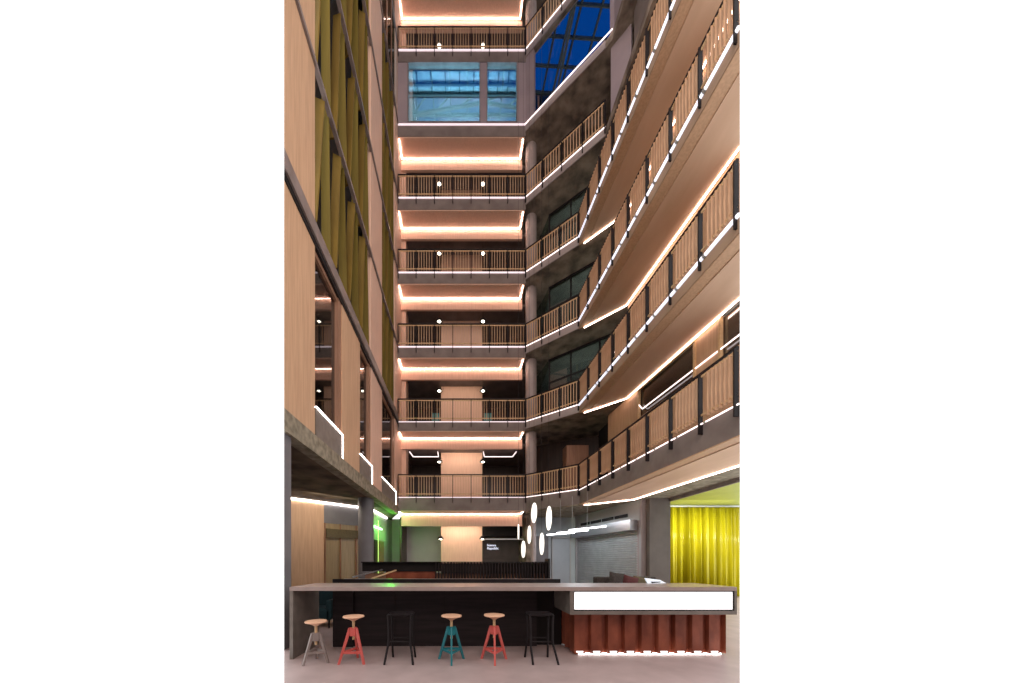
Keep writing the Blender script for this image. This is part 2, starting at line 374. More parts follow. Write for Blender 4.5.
# side returns, core and backs
for k in range(0, 8):
    if k == 6: continue
    z0, z1 = ZK[k], ZK[k + 1] - .8
    if k: struct('wall_return_left_%d' % k, B((XL, 16.425, z0), (XL + .22, 17.2, z1 + .4)), 'wood_pink')
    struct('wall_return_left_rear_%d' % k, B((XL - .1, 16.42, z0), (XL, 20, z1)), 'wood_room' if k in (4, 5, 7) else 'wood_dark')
    if k < 3: lamp('core_fill_light', 'AREA', (0, 16.75, z1 + (-.5 if k == 0 else -.12)), (20, 13, 5)[k], (1, .78, .62), 2.2, .15, (R(48), 0, 0))  # added fill lamps to brighten the core, no fittings there
    core = 'wood_core_lit' if k < 3 else 'wood_pink' if k < 4 else 'wood_room'
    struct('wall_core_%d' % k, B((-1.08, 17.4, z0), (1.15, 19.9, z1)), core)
    if k:
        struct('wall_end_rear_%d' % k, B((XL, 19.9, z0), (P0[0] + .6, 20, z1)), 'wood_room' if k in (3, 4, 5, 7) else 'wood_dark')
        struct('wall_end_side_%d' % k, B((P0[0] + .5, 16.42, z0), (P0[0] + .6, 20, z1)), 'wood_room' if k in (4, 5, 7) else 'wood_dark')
# first gallery: light lines inside the two bays, second gallery: glass doors
for x0, x1, d in ((-2.55, -1.2, 'finned wall'), (1.25, 2.75, 'round column')):
    strip('short bent light line in the first end gallery bay near the ' + d, [(x0 - .1, 16.6, 7.18), (x0, 17.2, 7.12), (x1, 17.2, 7.12), (x1 + .1 * (x0 > 0), 16.6, 7.18)], .035, .035, 'led_slim', 'bay light lines')
for x0, x1, d in ((-1.55, -1.17, 'finned wall'), (1.22, 1.66, 'round column')):
    t = thing('glass_door', 'narrow teal glass door of the second end gallery, core side facing the ' + d, 'door', (x0, 17.3, ZK[2]), 'teal doors')
    B((x0 + .03, 17.31, ZK[2] + .03), (x1 - .03, 17.33, ZK[2] + 1.27)).build('pane', 'teal_pane', t)
    MB().box((x0, 17.3, ZK[2]), (x0 + .03, 17.34, ZK[2] + 1.3)).box((x1 - .03, 17.3, ZK[2]), (x1, 17.34, ZK[2] + 1.3)).box((x0, 17.3, ZK[2] + 1.27), (x1, 17.34, ZK[2] + 1.3)).build('door_frame', 'teal', t)
# dome pendants of the end galleries (two per gallery)
def dome_lamp(x, y, z, label, ctop):
    t = thing('dome_pendant', label, 'pendant lamp', (x, y, z), 'dome pendants of the end galleries')
    MB().lathe([(.02, .20), (.05, .19), (.11, .14), (.16, .06), (.17, .02), (.155, .02), (.13, .06), (.02, .14)], (x, y, z), 20).build('lamp_shade', 'black_metal', t)
    MB().lathe([(.005, .07), (.06, .055), (.085, .03), (.085, .02), (.05, -.01), (.005, -.02)], (x, y, z), 16).build('bulb', 'bulb_glow', t)
    MB().tube([(x, y, z + .15), (x, y, ctop)], .008, 6).build('cable', 'black_metal', t)
lz = {1: 7.02, 2: 10.25, 3: 14.13, 4: 17.2, 5: 21.2, 7: 27.85}
for k, yy in ((1, 462.5), (2, 391.5), (3, 322), (4, 254), (5, 184.5), (7, 46.5)):
    z = EYE + (561 - yy) * 16.8 / F
    for px, d in ((439.3, 'nearer the finned wall'), (483, 'nearer the round column')):
        dome_lamp((px - 461) * 16.8 / F, 16.8, z, 'small glowing dome pendant in the %s end gallery, %s' % (ORD[k], d), ZK[k + 1] - .8)
for px, d in ((440.5, 'nearer the finned wall'), (482.5, 'nearer the round column')):
    dome_lamp((px - 461) * 17 / F, 17, EYE + 21.5 * 17 / F, 'small dark dome pendant under the lobby soffit, ' + d, ZK[1] - .8)

# sixth storey: window wall with sky panes and bars behind in place of truss reflections
zf0, zf1 = ZK[6], ZK[7] - .56
X = lambda px, y=D: (px - 461) * y / F
Z = lambda py, y=D: EYE + (561 - py) * y / F
fw = MB()
fw.box((XL, D, zf0), (X(408), 15.6, zf1)); fw.box((X(480), D, zf0), (X(487), 15.6, zf1)); fw.box((X(517), D, zf0), (P0[0], 15.6, zf1))
fw.box((X(408), D, Z(62.5)), (X(480), 15.6, zf1)); fw.box((X(487), D, Z(62.5)), (X(517), 15.6, zf1))
fw.box((X(408), D, zf0), (X(480), 15.6, Z(122))); fw.box((X(487), D, zf0), (X(517), 15.6, Z(122)))
struct('wall_end_windows', fw, 'wall_mauve')
for i, (a, b) in enumerate(((408, 480), (487, 517))):
    struct('window_%d' % (5 + i), B((X(a), 15.5, Z(122)), (X(b), 15.52, Z(62.5))), 'glass_sky')
    f2 = MB()
    for xx in (a, b): f2.box((X(xx) - .02, 15.38, Z(122)), (X(xx) + .02, 15.6, Z(62.5)))
    for yy in (122, 62.5): f2.box((X(a), 15.38, Z(yy) - .02), (X(b), 15.6, Z(yy) + .02))
    struct('window_%d_frame' % (5 + i), f2, 'ledge_metal')
struct('wall_window_room', B((XL, 17.9, zf0), (P0[0] + .6, 18.0, zf1)), 'backdrop_white')
lamp('window_room_fill', 'AREA', (0, 16.9, 22.7), 600, (.5, .82, 1), 5, 1.0, (R(180), 0, 0))  # added fill lighting the backdrop room behind the panes
struct('ceiling_window_room', B((XL, 15.62, 25.30), (P0[0], 16.75, 25.38)), 'wall_blue_grey')
struct('ceiling_window_room', B((XL, 16.75, 25.28), (P0[0], 17.9, 25.38)), 'backdrop_white')  # made-up backdrop ceiling, whiter at the rear to pale the lower panes
bm2 = MB()
for xx in (-2.2, -1.5, -.8, -.1, .6, 1.3, 1.8, 2.3): bm2.box((xx, 15.62, 25.2), (xx + .06, 17.9, 25.28))
for yy in (15.95, 16.3, 16.72): bm2.box((XL, yy, 25.16), (P0[0], yy + .07, 25.24))
struct('trim_reflection_bars', bm2, 'truss')  # bars put in to imitate trusses reflected in the panes

# ------------------------------------------------------------------ angled corner galleries + long side galleries
def edgeA(k): return P5 if k >= 5 else P1
for k in range(1, 9):
    z = ZK[k]
    if k <= 4: pts = [P0, P1, (XB, YB), (8.6, 8.6 / KR), (8.6, 20), (P0[0], 20)]
    elif k == 5: pts = [P0, P5, (5.85, 5.85 / KR + .0), (8.6, 8.6 / KR), (8.6, 20), (P0[0], 20)]
    else: pts = [P0, P5, (5.97, 12.65), (6.02, 6.02 / KR), (8.6, 8.6 / KR), (8.6, 20), (P0[0], 20)]
    th = .62 if k == 1 else .32
    struct('floor_gallery_side_%d' % k, MB().prism(pts, z - th, z), 'concrete_dark' if k > 1 else 'concrete_edge')
    # fascia trims
    if k > 1:
        f = MB(); a, b = Vector((*P0, 0)), Vector((*edgeA(k), 0)); n = Vector((-(b - a).y, (b - a).x, 0)).normalized() * -.02
        f.beam(a + n + Vector((0, 0, z - .17)), b + n + Vector((0, 0, z - .17)), .04, .32)
        struct('trim_fascia_corner_%d' % k, f, 'column_paint')
    if k <= 4:
        # timber-lined box soffit hung under the long side gallery
        zb = z - (.35 if k > 1 else .62); o1 = 0 if k > 1 else .28
        if k > 1: struct('trim_fascia_side_%d' % k, MB().prism([(xe(P1[1], -.04), P1[1]), (xe(P1[1]), P1[1]), cut(xe, 0), cut(xe, -.04)], z - .36, z - .05), 'wood_fascia')
        struct('ceiling_soffit_side_%d' % k, MB().prism([(xe(13.42, .27), 13.42), (xi(12.42, o1), 12.42), cut(xi, o1), cut(xe, .27)], zb - .045, zb), 'wood_soffit')
        struct('ceiling_soffit_lip_%d' % k, MB().prism([(xe(P1[1], -.02), P1[1] - .03), (xe(13.44, .265), 13.44), cut(xe, .265), cut(xe, -.02)], zb - .025, zb), 'wood_pale')
        c_ = cut(xi, o1 - .05)
        strip('bright bent light line along the wood soffit under the %s long side gallery' % ORD[k],
              [(xe(13.6, .12), 13.54, zb - .07), (xi(12.36, o1 - .05), 12.36, zb - .07), (*c_, zb - .07)], .035, .03, 'led_side', 'soffit light lines of the long side galleries')
        railing('black and wood slat railing along the %s long side gallery' % ORD[k], P1, (XB - .01, YB + .01), z, 8, 8, 'railings along the long side galleries', sp=.945)
        # edge tube: joined glass tubes on the outside
        mb = MB(); a = Vector((P1[0] - .05, P1[1], z - .035)); b = Vector((*cut(xe, -.05), z - .035)); nn = 9
        t = thing('edge_tube_light', ('thin warm' if k == 1 else 'fat white') + ' tube light along the edge of the %s long side gallery' % ORD[k], 'tube light', a, 'edge tube lights of the long side galleries')
        r_ = .017 if k == 1 else .043
        for i in range(nn):
            p = a.lerp(b, i / nn + .003); q = a.lerp(b, (i + 1) / nn - .003)
            MB().tube([p, q], r_, 8).build('tube', 'led_slim' if k == 1 else 'led_cool', t)
            if i: MB().tube([a.lerp(b, i / nn - .004), a.lerp(b, i / nn + .004)], r_ * 1.12, 8).build('joint', 'steel_dull', t)
    if k not in (6, 8):
        railing('black and wood slat railing of the %s gallery on the angled corner' % ORD[k], P0, edgeA(k), z, 3 if k < 5 else 4, 6, 'railings on the angled corner')
    if k < 8:
        a, b = Vector((*P0, z)), Vector((*edgeA(k), z)); n = Vector(((b - a).y, -(b - a).x, 0)).normalized() * .05
        if k == 6: b = Vector((5.97, 12.65, z))
        strip('slim light line along the angled corner edge of the %s gallery' % ORD[k], [a + n, b + n], .035, .03, 'led_slim', 'floor-edge light lines on the angled corner')
    # round column at the corner
    if k < 8 and k != 6:
        t = struct('column_corner_%d' % k, MB().lathe([(.27, 0), (.27, ZK[k + 1] - z - .32)], (3.48, 16.0, z), 32), 'column_paint')
struct('column_corner_0', MB().lathe([(.13, 0), (.13, 3.9)], (3.58, 15.9, 0), 32), 'column_paint')
# interior of the corner galleries
for k in (2, 3, 4):
    z0, z1 = ZK[k], ZK[k + 1] - .32
    a, b = Vector((4.35, 15.85, 0)), Vector((7.3, 13.4, 0))
    struct('window_corner_%d' % k, MB().beam(a + Vector((0, 0, (z0 + z1) / 2)), b + Vector((0, 0, (z0 + z1) / 2)), .02, z1 - z0), 'glass_teal')
    fr = MB()
    for f in (0, .28, .62, 1): p = a.lerp(b, f); fr.beam(p + Vector((0, 0, z0)), p + Vector((0, 0, z1)), .06, .06, (1, 0, 0))
    for zz in (z0 + .05, z0 + 2.1, z1 - .05): fr.beam(a + Vector((0, -.02, zz)), b + Vector((0, -.02, zz)), .06, .07)
    struct('trim_window_corner_%d' % k, fr, 'black_metal')
    struct('window_return_%d' % k, MB().beam(Vector((3.95, 18, (z0 + z1) / 2)), a + Vector((0, 0, (z0 + z1) / 2)), .02, z1 - z0), 'glass_teal')
    lamp('corner_room_fill', 'AREA', (6.0, 15.6, z0 + .9), 34, (1, .98, .92), 1.5, .6, (R(180), 0, 0))  # added uplight to brighten what shows through the corner glazing
    struct('ceiling_corner_room_%d' % k, MB().prism([(4.45, 15.95), (7.3, 13.55), (8.5, 13.6), (8.5, 16.2), (4.6, 19.0)], z1 - .06, z1 - .01), 'wall_grey')
    struct('wall_corner_room_%d' % k, MB().prism([(3.8, 19.6), (8.5, 16.2), (8.5, 16.4), (3.8, 19.8)], z0, z1), 'column_grey')
for k in (1, 5, 7):
    z0, z1 = ZK[k], ZK[k + 1] - .32
    struct('wall_corner_rear_%d' % k, MB().prism([(3.7, 18.0), (8.5, 15.4), (8.5, 15.6), (3.7, 18.2)], z0, z1), 'wood_dark' if k == 1 else 'concrete_dark')
struct('wall_corner_block_1', MB().box((5.05, 15.4, ZK[1]), (6.1, 16.0, ZK[1] + 2.5)), 'wood_brown')
# inner wall of the long side
def innerwall(name, z0, z1, y0, y1, m, x=XI):
    return struct(name, MB().prism([(xi(max(y0, cut(xi, .03)[1]), .03), max(y0, cut(xi, .03)[1])), (xi(y1, .03), y1), (xi(y1, .17), y1), (xi(max(y0, cut(xi, .17)[1]), .17), max(y0, cut(xi, .17)[1]))], z0, z1), m)
for k in (2, 3, 4): innerwall('wall_side_inner_%d' % k, ZK[k], ZK[k + 1] - .3, 0, 12.4, 'wood_pale')
innerwall('wall_side_inner_5', ZK[5], ZK[6] - .3, 0, 12.0, 'concrete_edge')
z0, z1 = ZK[1], ZK[2] - .37
innerwall('wall_side_inner_1', z0, 6.75, 0, 13.9, 'wood_pale')
innerwall('wall_side_inner_1', 6.75, z1, 11.75, 13.9, 'wood_pale')
innerwall('wall_side_inner_1', 6.75, z1, 8.25, 9.05, 'wood_pale')
struct('window_7', MB().prism([(xi(9.05, .09), 9.05), (xi(11.75, .09), 11.75), (xi(11.75, .11), 11.75), (xi(9.05, .11), 9.05)], 6.75, z1 - .05), 'glass_dark')
struct('window_8', MB().prism([cut(xi, .09), (xi(8.25, .09), 8.25), (xi(8.25, .11), 8.25), cut(xi, .11)], 6.75, z1 - .05), 'glass_dark')
fr = MB(); 
for y in (8.22, 9.05, 11.65): fr.box((xi(y) - .02, y, 6.6), (xi(y) + .06, y + .07, z1 - .04))
fr.beam((xi(9.05), 9.05, z1 - .08), (xi(11.75), 11.75, z1 - .08), .07, .06)
struct('trim_window_7', fr, 'wood_rail')
strip('slanting light line over the first long side gallery windowsill', [(xi(11.7), 11.7, 7.25), (xi(11.45), 11.45, 6.96), (*cut(xi, 0), 6.96)], .025, .03, 'led_slim', 'sill light lines')
struct('wall_side_room', MB().prism([(8.5, 8.5 / KR), (8.5, 16), (8.6, 16), (8.6, 8.6 / KR)], ZK[1], 22), 'wood_brown')
struct('column_side_room', MB().lathe([(.3, 0), (.3, 3.0)], (7.35, 12.0, ZK[1]), 24), 'wall_grey')
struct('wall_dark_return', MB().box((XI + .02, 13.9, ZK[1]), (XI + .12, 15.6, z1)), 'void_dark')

# sixth-floor blue window wall on the angled corner
a, b = Vector((3.42, 15.13, 0)), Vector((5.9, 12.75, 0))
zm = (ZK[6] + ZK[7] - .32) / 2; hh = ZK[7] - .32 - ZK[6]
struct('window_9', MB().beam(a + Vector((.06, .06, zm)), b + Vector((.06, .06, zm)), .02, hh), 'glass_deep_blue')
struct('wall_window_reveal', MB().prism([P0, (3.42, 15.13), (3.55, 15.25), (3.2, 15.6)], ZK[6], ZK[7] - .32), 'wall_mauve')
fr = MB()
n = Vector((.5, .55, 0))
for f in (.2, .45, .7, .95): p = a.lerp(b, f) + n; fr.beam(p + Vector((0, 0, ZK[6])), p + Vector((0, 0, ZK[7] - .3)), .06, .07, (1, 0, 0))
for zz, t_ in ((.5, .16), (1.0, .12), (1.28, .10), (1.75, .2), (2.2, .08), (2.6, .14), (3.0, .08)): fr.beam(a + n + Vector((0, 0, ZK[6] + zz)), b + n + Vector((0, 0, ZK[6] + zz)), .06, t_)
struct('trim_skylight_bars', fr, 'truss_dark')
struct('wall_grey_panel', MB().prism([(5.9, 12.75), (6.0, 12.6), (6.0, 9), (6.2, 9), (6.2, 12.9)], ZK[6], 33), 'wall_mauve')
struct('wall_grey_panel', MB().prism([(6.0, 12.9), (6.5, 12.3), (6.6, 12.4), (6.1, 13.0)], ZK[5], ZK[6] - .3), 'wall_mauve')

# ------------------------------------------------------------------ lobby level
# recessed wall behind the overhang
u = lambda f: (-6.2 + 2.35 * f, 11.28 + 2.42 * f)
def seg(f0, f1, z0, z1, m, name, off=0):
    (xa, ya), (xb, yb_) = u(f0), u(f1)
    nrm = Vector((2.42, -2.35, 0)).normalized() * off
    return struct(name, MB().prism([(xa + nrm.x, ya + nrm.y), (xb + nrm.x, yb_ + nrm.y), (xb - .12, yb_ + .12), (xa - .07 if f0 > 0 else xa - .0, ya + .12)], z0, z1), m)
seg(0, .41, 0, 3.8, 'wood_pale', 'wall_recess_wood', .03)
seg(.41, 1, 3.0, 3.8, 'column_grey', 'wall_recess_head', .03)
seg(.41, 1, 0, 3.0, 'wood_door', 'door_1')
dd = MB(); (xa, ya) = u(.43); (xb, yb_) = u(.98)
dd.beam((xa + .06, ya - .06, 2.62), (xb + .06, yb_ - .06, 2.62), .05, .34)
struct('door_1_head', dd, 'cushion_olive')
dd = MB()
for f in (.42, .6, .8, 1.0): x_, y_ = u(f); dd.beam((x_ + .04, y_ - .04, 0), (x_ + .04, y_ - .04, 3.0), .05, .05, (1, 0, 0))
struct('door_1_frame', dd, 'wood_brown')
strip('long light line along the top of the recessed timber wall', [(-6.14, 11.24, 3.76), (-3.82, 13.62, 3.76), (-3.82, 16.6, 3.76)], .05, .06, 'led_white', 'lobby light lines')
struct('wall_recess_return', B((-3.98, 13.7, 0), (-3.86, 18, 3.8)), 'wall_grey')
struct('door_2', MB().box((-3.86, 14.2, 0), (-3.82, 15.0, 2.5)), 'black_metal')
struct('door_2_leaf', MB().box((-3.84, 15.1, 0), (-3.80, 15.9, 2.5)), 'wood_door')
t = tag(MB().box((-3.82, 13.95, 3.02), (-3.76, 15.4, 3.10)).build('green_tube_light', 'tube_green', None, Vector((-3.8, 14, 3.05))), 'glowing green-white tube light above the recessed doorway', 'tube light')
t = tag(MB().box((-3.80, 14.72, .0), (-3.77, 14.76, 3.4)).build('lit_door_edge', 'door_edge_glow', None, Vector((-3.79, 14.7, 0))), 'thin upright door edge with painted-in lime glow beside the dark door', 'light strip')
struct('column_round', MB().lathe([(.27, 0), (.27, 3.8)], (-3.42, 11.6, 0), 32), 'column_grey')
struct('wall_left_pier_base', MB().prism([(-3.07, -3.07 / KL), (-3.07, 5.82), (-3.2, -3.2 / KL)], 0, 3.8), 'column_grey')
struct('wall_recess_side', MB().prism([(-3.21, -3.21 / KL), (-6.2, -6.2 / KL), (-6.14, -6.14 / KL + .13), (-3.15, -3.15 / KL + .13)], 0, 3.8), 'column_grey')
# end wall of the lobby
struct('wall_end_lobby', B((XL - .9, 18, 0), (-1.08, 18.1, 3.9)), 'wall_grey')
struct('wall_end_lobby_dark', B((1.15, 18.4, 0), (3.7, 18.5, 3.9)), 'lobby_dark')
struct('trim_lobby_rail', MB().box((1.2, 16.95, EYE + 21.2 * 17 / F), (3.35, 17.0, EYE + 22.4 * 17 / F)), 'steel_dull')
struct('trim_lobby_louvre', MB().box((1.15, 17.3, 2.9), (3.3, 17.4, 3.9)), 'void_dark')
struct('wall_end_lobby_side', B((3.3, 16.3, 0), (3.6, 18.5, 3.97)), 'concrete_dark')
t = thing('display_screen', 'dark wall display with two short lines of white text', 'screen', (1.3, 18.37, 1.9))
MB().box((1.30, 18.36, 1.75), (2.25, 18.40, 2.62)).build('screen_panel', 'lobby_dark', t)
def text(s_, x, y, z, size, m, parent):
    c = bpy.data.curves.new('tmp', 'FONT'); c.body = s_; c.size = size; c.extrude = .004; c.offset = .004
    o = bpy.data.objects.new('tmp', c); COL.objects.link(o); bpy.context.view_layer.update()
    me = bpy.data.meshes.new_from_object(o.evaluated_get(bpy.context.evaluated_depsgraph_get()))
    bpy.data.objects.remove(o)
    me.transform(Matrix.Translation(Vector((x, y, z)) - Vector(parent['_o'])) @ Matrix.Rotation(R(90), 4, 'X'))
    me.materials.clear(); me.materials.append(M[m])
    o = bpy.data.objects.new('lettering', me); COL.objects.link(o); o.parent = parent; return o
text('Science', X(487, 18.35), 18.35, Z(546.2, 18.35), .17, 'screen_text', t)
text('Republic', X(487, 18.35), 18.35, Z(549.4, 18.35), .19, 'screen_text', t)

# kitchen hatch behind: grey wall, roller shutter, extractor box
struct('wall_kitchen', B((3.6, 17.6, 0), (6.25, 17.7, 3.97)), 'wall_blue_grey')
struct('door_3', B((5.0, 17.5, 0), (5.9, 17.6, 2.75)), 'wall_blue_grey')
struct('door_3_frame', MB().box((4.93, 17.48, 0), (5.0, 17.6, 2.85)).box((5.9, 17.48, 0), (5.97, 17.6, 2.85)).box((4.93, 17.48, 2.78), (5.97, 17.6, 2.85)), 'wall_grey')
struct('door_4', B((3.75, 17.5, 0), (4.75, 17.6, 2.9)), 'column_grey')
A_ = Vector((6.2, 17.2, 0)); B_ = Vector((7.05, 12.55, 0)); dAB = (B_ - A_).normalized(); nAB = Vector((dAB.y, -dAB.x, 0))
if nAB.x > 0: nAB = -nAB
t = thing('roller_shutter', 'closed grey metal roller shutter over the kitchen hatch', 'shutter', A_)
sl = MB(); zz = .9; vs = []; fs = []
nrow = 26
for i in range(nrow):
    z0 = .3 + i * .096
    for (z_, o_) in ((z0, .0), (z0 + .02, .035), (z0 + .075, .035), (z0 + .096, .0)):
        vs.append(A_ + nAB * o_ + Vector((0, 0, z_))); vs.append(B_ + nAB * o_ + Vector((0, 0, z_)))
for i in range(nrow * 4 - 1): fs.append((2 * i, 2 * i + 1, 2 * i + 3, 2 * i + 2))
sl.add(vs, fs).build('shutter_curtain', 'steel_dull', t)
g = MB()
for p in (A_, B_): g.beam(p + nAB * .03, p + nAB * .03 + Vector((0, 0, 2.85)), .10, .10, (1, 0, 0))
g.build('guide_rail', 'wall_grey', t)
hb = MB(); hb.beam(A_ + nAB * .18 + Vector((0, 0, 2.98)), B_ - dAB * .2 + nAB * .18 + Vector((0, 0, 2.98)), .36, .42); hb.build('shutter_box', 'steel', t)
struct('wall_kitchen_head', MB().beam(A_ + Vector((0, 0, 3.55)), B_ + Vector((0, 0, 3.55)), .2, .80), 'wall_grey')
struct('wall_kitchen_base', MB().beam(A_ + Vector((0, 0, .15)), B_ + Vector((0, 0, .15)), .2, .30), 'wall_grey')
vt = thing('air_vent', 'black slotted air vent above the shutter box', 'vent', A_.lerp(B_, .15) + nAB * .12 + Vector((0, 0, 3.4)))
for i in range(4):
    a, b = A_.lerp(B_, .12 + .19 * i), A_.lerp(B_, .12 + .19 * i + .17)
    MB().beam(a + nAB * .12 + Vector((0, 0, 3.42)), b + nAB * .12 + Vector((0, 0, 3.42)), .03, .13).build('slot', 'void_dark', vt)
struct('ceiling_lobby_side', MB().prism([(3.3, 15.5), (P1[0], P1[1] - .0), (XI, 12.4), (XI, YI), (7.95, 7.95 / KR), (7.95, 18), (3.3, 18)], 3.93, 3.97), 'concrete_olive')
struct('column_square', B((7.15, 12.2, 0), (7.93, 12.9, 3.93)), 'column_brown')
struct('column_square_side', B((6.98, 12.45, 0), (7.15, 12.9, 3.93)), 'column_paint')
struct('ceiling_curtain_bay', MB().prism([(7.96, 7.96 / KR), (7.96, 14.2), (KR * 14.2, 14.2)], 3.96, 4.0), 'lime_lit_paint')
struct('trim_curtain_bay', MB().prism([(7.9, 7.9 / KR), (7.9, 14.2), (7.96, 14.2), (7.96, 7.96 / KR)], 3.80, 3.97), 'concrete_edge')
struct('wall_curtain_rear', MB().prism([(7.9, 14.3), (KR * 14.3, 14.3), (KR * 14.4, 14.4), (7.9, 14.4)], 0, 4.0), 'lime_lit_paint')
# linear lights
for i, (xa, ya, xb, yb_) in enumerate(((547, 534.8, 570, 533.4), (557, 533.0, 583, 531.0), (569, 530.2, 600, 527.2))):
    yy = 13.0 - .8 * i
    mb = MB().beam((X(xa, yy), yy, Z(ya, yy)), (X(xb, yy), yy - .5, Z(yb_, yy - .2)), .05, .045)
    o = thing('linear_lamp', ['slim white linear lamp near the hanging discs, lowest of three in line', 'middle slim white linear lamp of three by the shutter box', 'slim white linear lamp by the shutter box, highest of three in line'][i], 'lamp', (X(xa, yy), yy, Z(ya, yy)), 'linear lamps by the kitchen hatch')
    mb.build('glowing_tube', 'tube_white', o)
    MB().tube([(X((xa + xb) / 2, yy), yy - .25, Z((ya + yb_) / 2, yy - .25)), (X((xa + xb) / 2, yy), yy - .25, 3.95)], .004, 6).build('hanger', 'steel_dull', o)
# curtain
ct = thing('curtain', 'glossy yellow floor-length curtain hanging in deep folds', 'curtain', (9, 13.9, 0))
def curtain(x0, x1, y, z0, z1, n, amp, mname):
    vs = []; fs = []; ph = [random.uniform(.6, 1.4) for _ in range(400)]
    for i in range(n + 1):
        x = x0 + (x1 - x0) * i / n; s_ = i / n * (x1 - x0)
        for z_, k in ((z0, 1.25), ((z0 + z1) / 2, 1.0), (z1, .6)):
            off = amp * k * (math.sin(s_ * 21 + 1.3 * math.sin(s_ * 3.1)) + .55 * math.sin(s_ * 38 + 2 * math.sin(s_ * 1.7)) + .3 * math.sin(s_ * 9))
            vs.append((x, y + off, z_))
    for i in range(n):
        for j in range(2): a = i * 3 + j; fs.append((a, a + 3, a + 4, a + 1))
    mb = MB(); mb.smooth = True; return mb.add(vs, fs)
c = curtain(7.98, 12.0, 13.85, .03, 3.86, 420, .10, '').build('cloth', 'curtain_yellow', ct)
sd = c.modifiers.new('thick', 'SOLIDIFY'); sd.thickness = .006
MB().box((7.98, 13.8, 3.87), (12.0, 13.9, 3.93)).build('track', 'steel_dull', ct)

# ------------------------------------------------------------------ counter
bc = thing('reception_counter', 'long stone-topped lobby counter with black front, lit panel and copper base', 'counter', (0, 5.1, 0))
YF, YT = 5.07, 6.0
MB().box((-2.70, YF, 1.08), (1.72, YT, 1.14)).box((1.72, YF, 1.08), (4.345, YT, 1.14)).build('worktop', 'worktop', bc)
MB().box((-2.70, YF, 0), (-2.645, 6.0, 1.08)).build('end_panel', 'worktop_side', bc)
MB().box((-1.95, 5.86, 0.0), (1.38, 5.92, 1.08)).box((-2.31, 5.80, .0), (-1.95, 5.92, 1.08)).build('front_panel', 'front_black', bc)
MB().box((1.38, 5.96, 0), (1.86, 5.99, 1.08)).build('recess_panel', 'void_dark', bc)
for x in (-1.2, -.3, .6): MB().box((x, 5.855, 0.03), (x + .006, 5.861, 1.05)).build('panel_joint', 'void_dark', bc)
# light box
lb = MB(); x0, x1 = 1.72, 4.345
lb.box((x0, YF, .705), (x1, 5.95, .765)); lb.box((x0, YF, .765), (x0 + .055, 5.95, 1.08)); lb.box((x1 - .03, YF, .765), (x1, 5.95, 1.08))
lbf = lb.build('light_box_frame', 'worktop_side', bc)
lg = MB(); lg.box((x0 + .055, YF + .015, .765), (x1 - .03, YF + .03, .782)); lg.box((x0 + .055, YF + .015, 1.062), (x1 - .03, YF + .03, 1.08)); lg.box((x0 + .055, YF + .015, .782), (x0 + .07, YF + .03, 1.062)); lg.box((x1 - .045, YF + .015, .782), (x1 - .03, YF + .03, 1.062))
lg.build('gasket', 'black_metal', lbf)
MB().box((x0 + .07, YF + .03, .782), (x1 - .045, YF + .05, 1.062)).build('light_panel', 'lightbox', lbf)
# corrugated copper base
def corrug(x0, x1, y, per, dep, n):
    pts = []
    for i in range(n):
        a = x0 + i * per
        pts += [(a, y), (a + per * .62, y), (a + per * .70, y + dep), (a + per * .92, y + dep)]
    pts += [(x1, y)]
    return pts
pf = corrug(1.87, 4.37, 5.31, .2778, .07, 9)
out = pf + [(4.40, 5.5), (4.40, 5.99), (1.86, 5.99), (1.92, 5.85), (1.86, 5.76), (1.92, 5.62), (1.86, 5.52)]
cc = MB().prism(out, .022, .705).build('copper_cladding', 'copper', bc)
for i in range(9):
    a = 1.87 + .2778 * i
    MB().box((a + .03, 5.303, .042), (a + .145, 5.31, .066)).build('slot_light', 'slot_glow', cc)
MB().box((1.95, 5.46, 0), (4.3, 5.95, .022)).build('plinth', 'void_dark', bc)
MB().box((1.95, 5.345, .003), (4.32, 5.355, .021)).build('plinth_light', 'led_plinth', bc)
# raised back shelf and things behind the counter
bs = thing('back_counter', 'low black-edged service counter behind the stone worktop', 'counter', (0, 7.3, 0))
MB().box((-2.87, 7.25, 1.065), (2.22, 7.95, 1.115)).build('worktop', 'worktop', bs)
MB().box((-2.88, 7.22, 1.03), (2.23, 7.26, 1.145)).build('edge_band', 'black_metal', bs)
MB().box((-2.8, 7.3, 0), (2.15, 7.9, 1.065)).build('cabinet_body', 'front_black', bs)
sb = thing('stair_balustrade', 'black finned balustrade around the stair, copper boards showing below', 'balustrade', (0, 9.6, 0))
MB().box((-2.95, 9.62, 1.24), (-.6, 9.66, 1.53)).build('top_panel', 'void_dark', sb)
MB().box((-.6, 9.68, 1.18), (2.55, 9.72, 1.49)).build('rear_panel', 'wood_dark', sb)
MB().box((-2.95, 9.5, 1.50), (2.6, 9.62, 1.53)).build('top_rail', 'black_metal', sb)
MB().box((-2.25, 9.66, .8), (-.75, 9.70, 1.26)).build('copper_board', 'copper', sb)
MB().box((-2.9, 9.75, 0), (2.55, 9.8, 1.18)).build('lower_board', 'wood_brown', sb)
fp = None; nf = 62
for i in range(nf):
    x = -.75 + (i + .5) * 3.3 / nf if False else -2.9 + (i + .5) * 5.45 / nf
    if x < -.75: 
        continue
    if fp is None:
        fp = B((-.012, -.06, 0), (.012, .06, .9)).build('fin', 'front_black', sb, Vector((0, 0, 0))); fp.location = (x, -.05, .6)
    else: copy_part(fp, sb, (x, -.05, .6))
for i in range(34):
    x = -.75 + (i + .5) * 3.3 / 34 + .03
    copy_part(fp, sb, (x, .03, .6))
MB().box((2.55, 9.4, 0), (2.6, 9.8, 1.62)).build('end_post', 'black_metal', sb)
MB().beam((-2.75, 8.2, 1.14), (-2.3, 9.4, 1.30), .05, .03).build('side_handrail', 'steel', sb)
